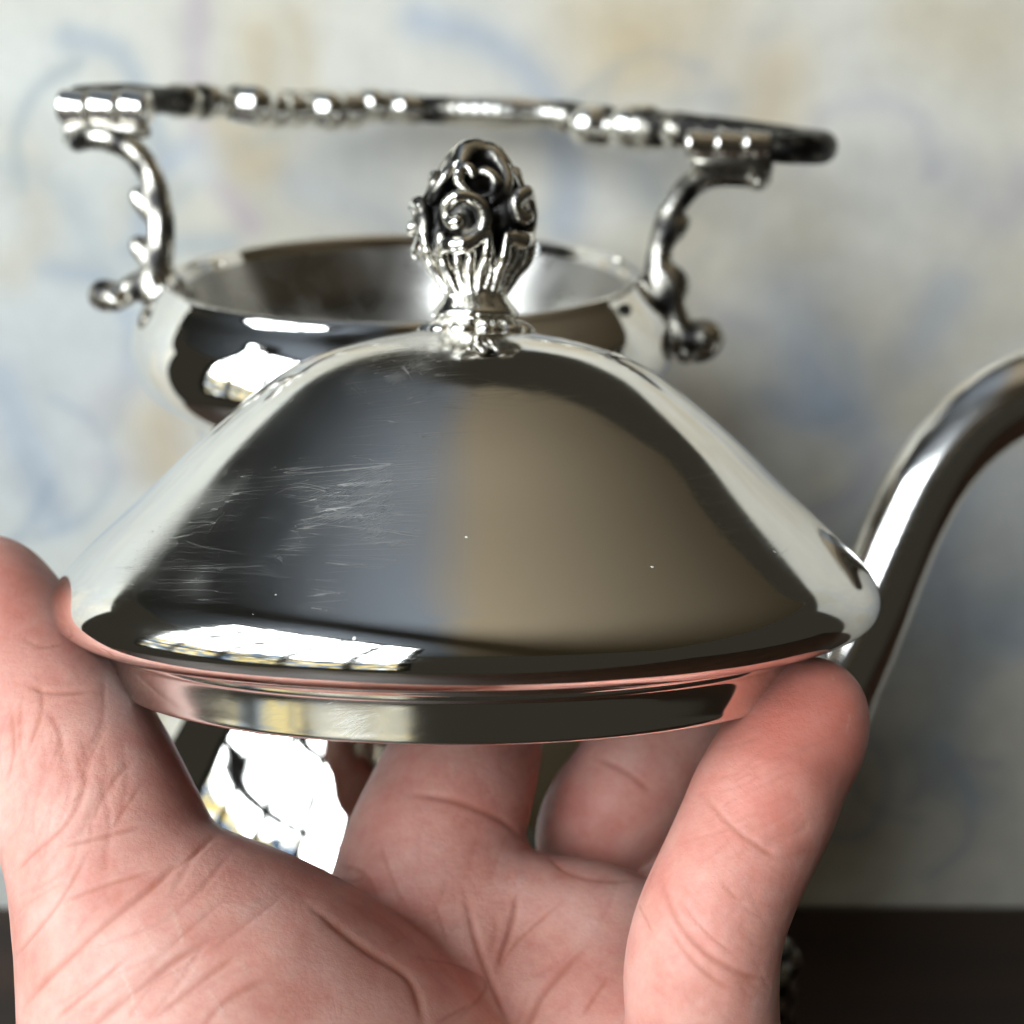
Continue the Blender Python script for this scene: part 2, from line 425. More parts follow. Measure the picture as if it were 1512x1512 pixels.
# ------------------------------------------------------------------ the surroundings
WALL_Y = 34.0
def wall():
    nx, nz = 420, 260
    x = np.linspace(-46, 46, nx); z = np.linspace(-2, 30, nz)
    X, Z = np.meshgrid(x, z)
    # painted colour field, in the wall's own centimetres
    def fbm(X, Z, s, seed, oct=5):
        r = np.random.RandomState(seed); out = np.zeros_like(X); amp = 1
        for o in range(oct):
            for _ in range(5):
                a = r.uniform(0, 2 * np.pi); ph = r.uniform(0, 6.28); f = s * 2 ** o * r.uniform(.6, 1.4)
                out += amp * np.sin(f * (X * np.cos(a) + Z * np.sin(a)) + ph + 1.3 * np.sin(f * .6 * (Z * np.cos(a) - X * np.sin(a)) + ph * 2)) / 5
            amp *= .55
        return out
    a = fbm(X, Z, .12, 3); b = fbm(X, Z, .16, 11); c = fbm(X, Z, .25, 23); d = fbm(X, Z, .5, 31)
    cream = np.array([.75, .715, .63]); col = np.tile(cream, X.shape + (1,))
    def mixc(w, cc):
        w = np.clip(w, 0, 1)[..., None]; return col * (1 - w) + np.array(cc) * w
    sm = lambda e0, e1, v: np.clip((v - e0) / (e1 - e0), 0, 1) ** 2 * (3 - 2 * np.clip((v - e0) / (e1 - e0), 0, 1))
    col = mixc(.6 * sm(-.1, .5, a), (.64, .67, .64))
    col = mixc(.5 * sm(.15, .55, b), (.56, .60, .62))
    col = mixc(.45 * sm(.2, .6, c), (.62, .56, .42))
    # strokes placed on the wall: (pixel polyline seen from the photograph's viewpoint is only how they were measured)
    def wp(px, py):
        dr = P(px, py, 1.0) - CAM; t = (WALL_Y - CAM[1]) / dr[1]; q = CAM + dr * t; return q[0], q[2]
    def stroke(pts, w, cc, al):
        nonlocal col
        q = catmull([wp(*p) for p in pts], 10); dm = np.full(X.shape, 1e9)
        for (x0, z0), (x1, z1) in zip(q[:-1], q[1:]):
            dx, dz = x1 - x0, z1 - z0; t = np.clip(((X - x0) * dx + (Z - z0) * dz) / (dx * dx + dz * dz + 1e-9), 0, 1)
            dm = np.minimum(dm, np.hypot(X - x0 - t * dx, Z - z0 - t * dz))
        dm = dm + .25 * d * w
        col = mixc(al * np.exp(-(dm / w) ** 2), cc)
    tan = (.58, .46, .26); blue = (.34, .42, .54); lil = (.50, .48, .52); grey = (.42, .48, .50); white = (.76, .76, .72)
    stroke([(380, 60), (390, 150), (400, 240)], .55, tan, .5)
    stroke([(440, 30), (455, 130)], .35, tan, .35)
    stroke([(860, 20), (950, 60), (1040, 0)], 1.3, tan, .45)
    stroke([(920, 100), (900, 160)], .8, tan, .4)
    stroke([(290, 0), (290, 150), (320, 260), (370, 330)], .35, (.52, .44, .48), .7)
    stroke([(620, 30), (720, 60), (800, 130), (840, 250), (830, 330)], .55, blue, .6)
    stroke([(440, 270), (540, 310), (600, 340)], .5, blue, .4)
    stroke([(1170, 440), (1200, 560), (1270, 620)], 1.0, blue, .65)
    stroke([(1100, 600), (1200, 600), (1330, 540), (1400, 430)], .7, blue, .4)
    stroke([(990, 200), (1120, 150), (1130, 60)], .5, blue, .3)
    stroke([(0, 560), (50, 690), (80, 760)], .7, blue, .5)
    stroke([(150, 620), (200, 560), (260, 590), (230, 680), (150, 690)], .6, lil, .5)
    stroke([(20, 400), (60, 330), (30, 230)], .6, tan, .3)
    stroke([(1400, 250), (1480, 320), (1512, 260)], .6, lil, .5)
    stroke([(1420, 700), (1380, 850), (1500, 950)], .6, blue, .4)
    stroke([(1500, 900), (1420, 1000), (1380, 1150)], .8, grey, .6)
    stroke([(1350, 1100), (1450, 1180)], .8, grey, .5)
    stroke([(1300, 830), (1340, 940)], 1.4, grey, .5)
    stroke([(1200, 350), (1180, 420)], 1.2, tan, .3)
    stroke([(1300, 120), (1330, 200), (1300, 300)], 2.0, white, .5)
    stroke([(100, 60), (180, 100)], 2.0, white, .4)
    stroke([(1120, 480), (1080, 540), (1000, 520)], 1.5, white, .35)
    stroke([(1440, 60), (1350, 30)], 1.2, tan, .35)
    R3 = np.random.RandomState(12)
    for q in range(44):
        x, y, a = R3.uniform(0, 1512), R3.uniform(0, 1250), R3.uniform(0, 6.28); pts = [(x, y)]; cv = R3.uniform(-.9, .9)
        for _ in range(R3.randint(2, 5)):
            a += cv + R3.uniform(-.3, .3); x += 75 * math.cos(a); y += 75 * math.sin(a); pts.append((x, y))
        stroke(pts, R3.uniform(.16, .36), (blue, (.33, .41, .50), grey, lil, (.42, .47, .48))[R3.randint(5)], R3.uniform(.3, .65))
    for q in range(26):
        x, y = R3.uniform(0, 1512), R3.uniform(0, 1200); stroke([(x, y), (x + R3.uniform(-40, 40), y + R3.uniform(20, 70))], R3.uniform(.5, 1.6), ((.62, .50, .31), (.68, .60, .45), white)[R3.randint(3)], R3.uniform(.35, .7))
    v = np.stack([X, np.full_like(X, WALL_Y), Z], -1).reshape(-1, 3)
    i, j = np.meshgrid(np.arange(nz - 1), np.arange(nx - 1), indexing='ij'); s = (i * nx + j).ravel()
    f = np.stack([s, s + 1, s + nx + 1, s + nx], -1)
    m, nt, bs = nmat('painted_wall')
    at = N(nt, 'ShaderNodeVertexColor', layer_name='paint')
    tc = N(nt, 'ShaderNodeTexCoord'); n = N(nt, 'ShaderNodeTexNoise'); n.inputs['Scale'].default_value = 90; n.inputs['Detail'].default_value = 6
    L(nt, tc.outputs['Object'], n.inputs['Vector'])
    mx = N(nt, 'ShaderNodeMix', data_type='RGBA', blend_type='MULTIPLY'); mx.inputs[0].default_value = 1
    L(nt, at.outputs[0], mx.inputs[6]); c = ramp(nt, n.outputs[0], [(.3, g3(.92)), (.7, g3(1.04))]); L(nt, c, mx.inputs[7])
    L(nt, mx.outputs[2], bs.inputs['Base Color']); bs.inputs['Roughness'].default_value = .75; bs.inputs['Specular IOR Level'].default_value = .2
    bp = N(nt, 'ShaderNodeBump'); bp.inputs['Strength'].default_value = .15; bp.inputs['Distance'].default_value = .0006; L(nt, n.outputs[0], bp.inputs['Height']); L(nt, bp.outputs[0], bs.inputs['Normal'])
    o = mesh('wall', v, f, m, attrs={'paint': col.reshape(-1, 3)})
    tag(o, kind='structure')
    md = o.modifiers.new('thick', 'SOLIDIFY'); md.thickness = .02; md.offset = -1
wall()
t = box('tabletop', (22, -3, -1.5), (126, 73.8, 3), M_WOOD, bevel=.3)
tag(t, 'dark walnut tabletop in shadow at the foot of the painted wall', 'table')

cp = [(-300, -260), (380, -260), (380, 225), (150, 176), (85, 142), (40, 112), (0, 101), (-30, 112), (-60, 160), (-100, 260), (-150, 330), (-300, 420)]  # unseen ceiling, back edge shaped for the bands it reflects in the lid
cn = len(cp)
o = mesh('ceiling', [(x, y, 170) for x, y in cp] + [(x, y, 174) for x, y in cp], [list(range(cn))[::-1], list(range(cn, 2 * cn))] + [(k, (k + 1) % cn, cn + (k + 1) % cn, cn + k) for k in range(cn)], M_CEIL, smooth=False)
tag(o, kind='structure')


# the window on the photographer's left that lights everything
WC = np.array([-59.0, -30.0, 54.0]); wn = np.array([.74, .67, 0]); wn /= np.linalg.norm(wn)
wu = np.array([-wn[1], wn[0], 0]); wz = np.array([0, 0, 1.0])
win = empty('window', WC - wz * 53)
tag(win, 'tall dark framed window of many panes giving daylight', 'window', kind='structure')
NX_, NZ_, PW, PH = 5, 5, 22.0, 21.0
AX = [wu, wn, wz]
for i in range(NX_):
    for j in range(NZ_):
        c = WC + wu * (i - (NX_ - 1) / 2) * PW + wz * (j - (NZ_ - 1) / 2) * PH
        box('pane', c, (PW - 1.5, .5, PH - 1.5), M_PANE, win, AX)
for i in range(NX_ + 1):
    box('mullion', WC + wu * (i - NX_ / 2) * PW, (3.4 if 0 < i < NX_ else 5, 3, NZ_ * PH), M_FRAME, win, AX)
for j in range(NZ_ + 1):
    box('transom', WC + wz * (j - NZ_ / 2) * PH + wn * .3, (NX_ * PW, 2.4, 3.0 if 0 < j < NZ_ else 5), M_FRAME, win, AX)

# ------------------------------------------------------------------ frames of the lid and the kettle
def frame(origin, axis, fwd):
    a = axis / np.linalg.norm(axis); x = np.cross(fwd, a); x /= np.linalg.norm(x); y = np.cross(a, x)
    M = np.eye(4); M[:3, 0] = x; M[:3, 1] = y; M[:3, 2] = a; M[:3, 3] = origin
    return M
LO = P(693.5, 868.8, 17.8)
e = math.radians(8.0); roll = math.radians(-0.2)
v = (LO - CAM) / np.linalg.norm(LO - CAM)
u = UP - (UP @ v) * v; u /= np.linalg.norm(u); w = np.cross(v, u)
up2 = math.cos(roll) * u + math.sin(roll) * w
MLID = frame(LO, math.cos(e) * up2 - math.sin(e) * v, v)

lid = empty('lid', LO)
tag(lid, 'polished silver domed lid with ornate knob, held up in the hand', 'lid')
dome = [(0.019, 3.436), (0.476, 3.426), (0.905, 3.366), (1.381, 3.276), (1.952, 3.107), (2.428, 2.856), (2.904, 2.498), (3.476, 2.006), (4.047, 1.452), (4.618, 0.911), (4.971, 0.56), (5.161, 0.345),
        (5.266, 0.142), (5.285, -0.03), (5.228, -0.19), (5.094, -0.29), (4.93, -0.33), (4.80, -0.335), (4.73, -0.36), (4.69, -0.42)]
lathe('dome', dome, M_LID, lid, MLID, seg=384, n=8)
fl = [(4.69, -.40), (4.685, -.46), (4.67, -.50), (4.66, -.60), (4.65, -.80), (4.645, -.90), (4.62, -.925), (4.59, -.92), (4.565, -.88), (4.56, -.6), (4.56, -.2), (4.6, .2), (4.5, .8), (3.9, 1.45), (2.8, 2.4), (1.9, 2.95), (1.0, 3.22), (0.02, 3.30)]
lathe('flange', fl, M_FLANGE, lid, MLID, seg=384, n=6)

# knob
def knob():
    KX = .09
    lo = np.array([-1.1, -1.1, 3.75]); F_ = Field(lo, (1.1, 1.1, 6.15), .024); G = F_.new()
    A = lambda x, y, z: np.array([x, y, z], float)
    for a, b, ra, rb in [((0, 0, 3.9), (0, 0, 4.4), .36, .60), ((0, 0, 4.4), (0, 0, 4.85), .60, .60), ((0, 0, 4.85), (0, 0, 5.45), .60, .30)]:
        F_.cone(G, A(*a), A(*b), ra * .9, rb * .9, .15)
    def rot(p, th):   # p=(tangential, radial, z); th measured from the camera side (-y)
        t, r, z = p; c, s = math.cos(th), math.sin(th)
        return A(t * c + r * s, t * s - r * c, z)
    for k in range(5):
        th = math.radians(-16 + 72 * k)
        zc = 4.80 + (.10 if k % 2 else 0)
        # bulging scroll head and its spiral
        F_.ball(G, rot((0, .46, zc), th), .33, .05)
        pts = []; rr = []
        for q in np.linspace(0, 1, 24):
            an = -2.0 + q * 7.0; r_ = .33 * (1 - q) ** .8 + .05
            tt, zz = r_ * math.cos(an), r_ * math.sin(an)
            pts.append(rot((tt, .77 + .05 * q - .14 * (r_ / .3) * abs(math.cos(an)), zc + zz), th)); rr.append(.105 - .035 * q + .010 * math.sin(q * 23 + k))
        F_.chain(G, pts, rr, .025, sub=1)
        # stems rising from the neck
        for dt, r0 in ((-.24, .06), (-.08, .045), (.07, .055), (.24, .05)):
            F_.chain(G, [rot((dt * .6, .38, 3.92), th), rot((dt * .9, .50, 4.15), th), rot((dt * 1.2 + .03, .61, 4.32), th), rot((dt * 1.3 + .05, .66, 4.46 + abs(dt) * .5), th)], [r0, r0 * 1.2, r0 * 1.3, r0], .02, sub=3)
        th2 = th + math.radians(36)
        F_.chain(G, [rot((0, .40, 3.95), th2), rot((.03, .52, 4.2), th2), rot((-.03, .60, 4.5), th2), rot((.05, .58, 4.9), th2)], [.05, .06, .07, .04], .02, sub=3)
    for k in range(4):
        th = math.radians(14 + 90 * k)
        # tall flame curl hooking over at the top
        F_.chain(G, [rot((.06, .62, 4.98), th), rot((.25, .56, 5.15), th), rot((.30, .42, 5.38), th), rot((.20, .24, 5.60), th), rot((0, .12, 5.70), th), rot((-.18, .20, 5.64), th), rot((-.27, .34, 5.50), th)],
                 [.05, .075, .085, .10, .15, .15, .10], .02, sub=4)
        F_.chain(G, [rot((-.06, .56, 5.06), th), rot((.08, .58, 5.10), th), rot((.12, .55, 5.28), th), rot((.0, .50, 5.38), th), rot((-.08, .50, 5.33), th)], [.05, .07, .085, .08, .05], .02, sub=3)
        F_.chain(G, [rot((-.24, .62, 5.10), th), rot((-.34, .52, 5.22), th), rot((-.30, .46, 5.40), th), rot((-.20, .50, 5.42), th), rot((-.16, .54, 5.30), th)], [.05, .065, .08, .07, .05], .02, sub=3)
    F_.ball(G, (-.04, -.04, 5.62), .24, .08)
    V, Fc = F_.net(G)
    # tarnish follows how deep a point lies below the knob's outer envelope
    zk = [3.8, 4.0, 4.2, 4.5, 4.86, 5.2, 5.5, 5.75, 6.1]; rk = [.44, .53, .68, .84, .94, .80, .60, .40, .1]
    env = np.interp(V[:, 2], zk, rk); rad = np.hypot(V[:, 0], V[:, 1])
    cav = np.clip((env - rad - .05) / .15, 0, 1)
    cav[V[:, 2] > 5.72] *= .3
    V[:, 0] += KX
    kn = mesh('knob', V, Fc, M_ORN, lid, M=MLID, attrs={'cavity': cav})
    MK = MLID.copy(); MK[:3, 3] = MLID[:3, 3] + MLID[:3, 0] * KX
    c = lathe('collar', [(.37, 4.05), (.40, 3.98), (.43, 3.92), (.41, 3.88), (.43, 3.84), (.50, 3.74), (.56, 3.66), (.575, 3.62), (.55, 3.58), (.50, 3.57), (.50, 3.53), (.56, 3.51), (.56, 3.47), (.50, 3.45), (.3, 3.42)], M_ORN, kn, MK, seg=96, n=4)
    def petals(R_, Z_, T_):
        w = np.abs(np.sin(T_ * 6)); k_ = np.clip((R_ - .4) / .3, 0, 1)
        return R_ + .05 * k_ * w, Z_ + .045 * k_ * w - .06 * k_ * np.exp(-(np.sin(T_ * 12) / .3) ** 2)
    # ring of petals lying on the dome
    lathe('petal_ring', [(.45, 3.52), (.52, 3.53), (.61, 3.50), (.69, 3.44), (.74, 3.38), (.70, 3.33), (.4, 3.33)], M_ORN, kn, MK, seg=144, n=4, rfun=petals)
    for ch in kn.children: ch.matrix_parent_inverse = Matrix.Identity(4)
knob()

# ------------------------------------------------------------------ kettle behind
KO = P(598, 405, 25.7)
MK0 = np.eye(4); MK0[:3, 3] = KO
kettle = empty('kettle', (KO[0], KO[1], 8.0))
tag(kettle, 'silver kettle with open round mouth, scroll brackets, folded handle and curved spout', 'kettle')
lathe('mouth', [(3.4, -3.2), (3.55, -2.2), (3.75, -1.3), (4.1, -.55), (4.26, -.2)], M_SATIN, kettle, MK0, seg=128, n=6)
body = [(4.25, -.22), (4.28, -.18), (4.36, .0), (4.46, .07), (4.56, .04), (4.66, -.10), (4.86, -.34), (5.08, -.66), (5.21, -1.05), (5.2, -1.45), (5.05, -1.8), (4.75, -2.08),
        (4.4, -2.3), (4.2, -2.6), (4.1, -3.2), (4.02, -4.4), (4.15, -5.6), (4.6, -6.8), (5.35, -7.9), (6.15, -9.2), (6.65, -10.7), (6.8, -12.3), (6.65, -13.9), (6.1, -15.3), (5.2, -16.5), (4.2, -17.1), (2.2, -17.4), (.02, -17.5)]
lathe('body', body, M_SILVER, kettle, MK0, seg=256, n=8)
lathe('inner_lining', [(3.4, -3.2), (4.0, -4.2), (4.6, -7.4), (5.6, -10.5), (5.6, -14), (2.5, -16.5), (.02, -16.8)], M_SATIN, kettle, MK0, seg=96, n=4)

def field_obj(name, chains, mat, parent, h=.05, k=.12, balls=(), flat=None):
    pts = np.vstack([np.array([c[:3] for c in ch]) for ch in chains] + ([np.array([b[:3] for b in balls])] if len(balls) else []))
    rm = max(max(c[3] for c in ch) for ch in chains); 
    if len(balls): rm = max(rm, max(b[3] for b in balls))
    fd = Field(pts.min(0) - rm - .3, pts.max(0) + rm + .3, h); G = fd.new()
    for ch in chains:
        a = np.array(ch, float); fd.chain(G, a[:, :3], a[:, 3], k, sub=5, pad=.35)
    for b in balls: fd.ball(G, b[:3], b[3], k)
    V, Fc = fd.net(G)
    return V, Fc
def PR(px, py, d, rpx): return [*P(px, py, d), rpx * d / F]

# left bracket
D0 = 25.6
lb = [[PR(105, 205, D0, 13.4), PR(150, 203, D0, 15.4), PR(190, 218, D0, 15.4), PR(219, 250, D0, 14.4), PR(234, 295, D0, 15.4), PR(238, 345, D0, 16.4), PR(234, 390, D0, 17.4), PR(228, 425, D0, 22.5), PR(250, 455, D0, 20.5)],
      [PR(112, 212, D0 - .5, 9.2), PR(115, 212, D0 + .5, 9.2)],
      [PR(228, 318, D0, 12.3), PR(212, 300, D0, 11.3), PR(203, 288, D0, 9.2)],
      [PR(232, 395, D0, 12.3), PR(212, 372, D0, 12.3), PR(203, 360, D0, 9.2)],
      [PR(228, 420, D0, 16.4), PR(200, 424, D0, 15.4), PR(178, 436, D0, 14.4), PR(158, 438, D0, 20.5)],
      [PR(235, 400, D0, 14.4), PR(255, 420, D0, 10.2), PR(275, 432, D0 + .2, 8.2)]]
V, Fc = field_obj('bracket', lb, M_ORN, kettle, balls=[PR(152, 436, D0, 21.5), PR(172, 446, D0 - .2, 13.4)])
mesh('bracket', V, Fc, M_ORN, kettle, attrs={'cavity': np.clip(.42 + .4 * np.sin(V[:, 2] * 6) * np.sin(V[:, 0] * 9), 0, 1)})
rb = [[PR(1125, 262, D0, 14.4), PR(1070, 256, D0, 15.4), PR(1025, 270, D0, 15.4), PR(995, 305, D0, 15.4), PR(979, 350, D0, 15.4), PR(972, 400, D0, 16.4), PR(974, 450, D0, 20.5), PR(960, 478, D0, 20.5)],
      [PR(1120, 270, D0 - .6, 10.2), PR(1120, 270, D0 + .6, 10.2)],
      [PR(985, 345, D0, 15.4), PR(1000, 335, D0, 12.3), PR(1010, 328, D0, 6.1)],
      [PR(975, 400, D0, 14.4), PR(992, 415, D0, 17.4), PR(998, 430, D0, 16.4)],
      [PR(985, 425, D0, 20.5), PR(994, 460, D0, 18.5), PR(1005, 495, D0, 19.5), PR(1032, 510, D0, 24.6)],
      [PR(960, 470, D0, 20.5), PR(955, 500, D0 - .2, 16.4)],
      [PR(965, 462, D0, 16.4), PR(930, 452, D0, 14.4), PR(890, 452, D0 - .2, 8.2)]]
V, Fc = field_obj('bracket', rb, M_ORN, kettle, balls=[PR(1040, 500, D0, 29.7), PR(1012, 522, D0 - .3, 15.4), PR(948, 512, D0 - .3, 18.5)])
mesh('bracket', V, Fc, M_ORN, kettle, attrs={'cavity': np.clip(.45 + .4 * np.sin(V[:, 2] * 5) * np.sin(V[:, 0] * 7), 0, 1)})

# folded handle seen nearly edge on
hp = catmull(np.array([PR(120, 150, 26.2, 22), PR(190, 148, 27.2, 22), PR(240, 148, 28.2, 18), PR(330, 150, 29.6, 18), PR(450, 154, 30.7, 17), PR(560, 158, 31.2, 17), PR(640, 162, 31.3, 18), PR(740, 165, 31.3, 23),
                       PR(830, 170, 31.1, 18), PR(930, 182, 30.4, 18), PR(1020, 188, 29.3, 18), PR(1120, 200, 28.0, 18), PR(1195, 214, 26.8, 21), PR(1212, 218, 26.0, 22), PR(1180, 220, 25.4, 20), PR(1130, 222, 25.3, 16)]), 6)
fd = Field(hp[:, :3].min(0) - .8, hp[:, :3].max(0) + .8, .055); G = fd.new()
for a, b in zip(hp[:-1], hp[1:]): fd.cone(G, a[:3], b[:3], a[3] * 1.05, b[3] * 1.05, .05, pad=.4)
for (bx, by, bd, br) in [(268, 147, 28.8, 22), (305, 148, 29.3, 22), (322, 147, 29.4, 16), (368, 153, 29.9, 27), (398, 160, 30.2, 24), (430, 160, 30.5, 24), (478, 160, 30.8, 24), (510, 160, 31, 25), (545, 152, 31.1, 20), (578, 156, 31.2, 19), (606, 158, 31.2, 19),
                         (842, 172, 31.1, 19), (880, 184, 30.8, 27), (905, 186, 30.7, 20), (938, 186, 30.4, 28), (965, 190, 30.2, 23), (1008, 190, 29.6, 22), (1060, 190, 29, 17), (1100, 196, 28.5, 17)]:
    hw = br * .38; rr_ = br * 1.30 * bd / F
    fd.cone(G, P(bx - hw, by + 2, bd), P(bx + hw, by + 3, bd), rr_ * random.uniform(.85, 1.0), rr_ * random.uniform(.85, 1.05), .03)
V, Fc = fd.net(G)
axis_d = np.min(np.stack([np.linalg.norm(V - q[:3], axis=1) - q[3] * 1.05 for q in hp[::1]]), 0)
hd = mesh('handle', V, Fc, M_ORN, kettle, attrs={'cavity': np.clip(.9 - axis_d / .16 + .25 * np.sin(V[:, 0] * 7.3) * np.sin(V[:, 2] * 19 + V[:, 0] * 5), 0, 1) * (1 - np.exp(-((V[:, 0] - P(740, 165, 31.3)[0]) / 1.3) ** 6))})
# hinge barrels: three knuckles each
def cyl(name, a, b, r, mat, parent, seg=40):
    a = np.array(a); b = np.array(b); d = b - a; Lh = np.linalg.norm(d); d /= Lh
    M = frame(a, d, np.array([.13, .9, .37]))
    return lathe(name, [(.001, 0), (r * .8, 0), (r * .97, .02), (r, .07), (r, Lh - .07), (r * .97, Lh - .02), (r * .8, Lh), (.001, Lh)], mat, parent, M, seg=seg, smooth_prof=False)
for x0, x1 in ((90, 133), (135, 178), (180, 222)): cyl('hinge_knuckle', P(x0, 158, 25.6), P(x1, 162, 25.6), 26 * 25.6 / F, M_SILVER, kettle)
for x0, x1 in ((1012, 1052), (1054, 1094), (1096, 1134)): cyl('hinge_knuckle', P(x0, 213, 25.2), P(x1, 217, 25.2), 21 * 25.2 / F, M_SILVER, kettle)
# saddles under the hinges
V, Fc = field_obj('s', [[PR(100, 192, 25.6, 8), PR(160, 190, 25.6, 10), PR(215, 195, 25.6, 9)]], None, None)
mesh('hinge_saddle', V, Fc, M_ORN, kettle, attrs={'cavity': np.full(len(V), .3)})
V, Fc = field_obj('s', [[PR(1030, 240, 25.3, 10), PR(1080, 240, 25.3, 12), PR(1130, 248, 25.4, 12)]], None, None)
mesh('hinge_saddle', V, Fc, M_ORN, kettle, attrs={'cavity': np.full(len(V), .5)})

# spout
sp = [[PR(1020, 1290, 25.5, 120), PR(1100, 1230, 25.3, 100), PR(1170, 1130, 25.0, 78), PR(1222, 1020, 24.9, 62), PR(1268, 930, 24.9, 54), PR(1303, 850, 24.9, 50), PR(1340, 765, 24.9, 49), PR(1382, 690, 24.9, 50), PR(1440, 625, 24.9, 52), PR(1512, 580, 24.9, 54), PR(1600, 565, 24.9, 54), PR(1680, 580, 24.9, 52)]]
V, Fc = field_obj('spout', sp, None, None, h=.08, k=.25)
mesh('spout', V, Fc, M_WORN, kettle)

# stand under the kettle: ring and four ornate legs
stand = empty('kettle_stand', (KO[0], KO[1], 0))
tag(stand, 'low silver stand with ornate scroll legs under the kettle', 'stand')
zb = KO[2] - 15.6
lathe('ring', [(6.35, 0), (6.55, .15), (6.7, 0), (6.65, -.4), (6.4, -.45), (6.25, -.2), (6.35, 0)], M_SILVER, stand, np.array([[1, 0, 0, KO[0]], [0, 1, 0, KO[1]], [0, 0, 1, zb], [0, 0, 0, 1.0]]), seg=128, n=3)
def leg(th):
    c, s = math.cos(th), math.sin(th)
    q = lambda r, z, rad: [KO[0] + c * r, KO[1] + s * r, z, rad]
    V, Fc = field_obj('leg', [[q(6.4, zb - .2, .3), q(7.3, zb + .9, .35), q(8.0, zb + .5, .46), q(7.9, zb - .9, .44), q(7.2, zb - 2.3, .3), q(7.2, 1.5, .26), q(7.7, .6, .3), q(8.3, .35, .34)],
                              [q(7.9, zb + .5, .2), q(8.4, zb + .9, .16), q(8.2, zb + 1.4, .14), q(7.8, zb + 1.5, .12)],
                              [q(7.8, zb - .4, .2), q(8.35, zb - .5, .16), q(8.3, zb - 1.0, .12)]], None, None, h=.06, k=.08)
    mesh('leg', V, Fc, M_ORN, stand, attrs={'cavity': np.clip(.6 + .5 * np.sin(V[:, 2] * 9) * np.sin(V[:, 0] * 11), 0, 1)})
for a in (-14, 90, 180, 262): leg(math.radians(a))

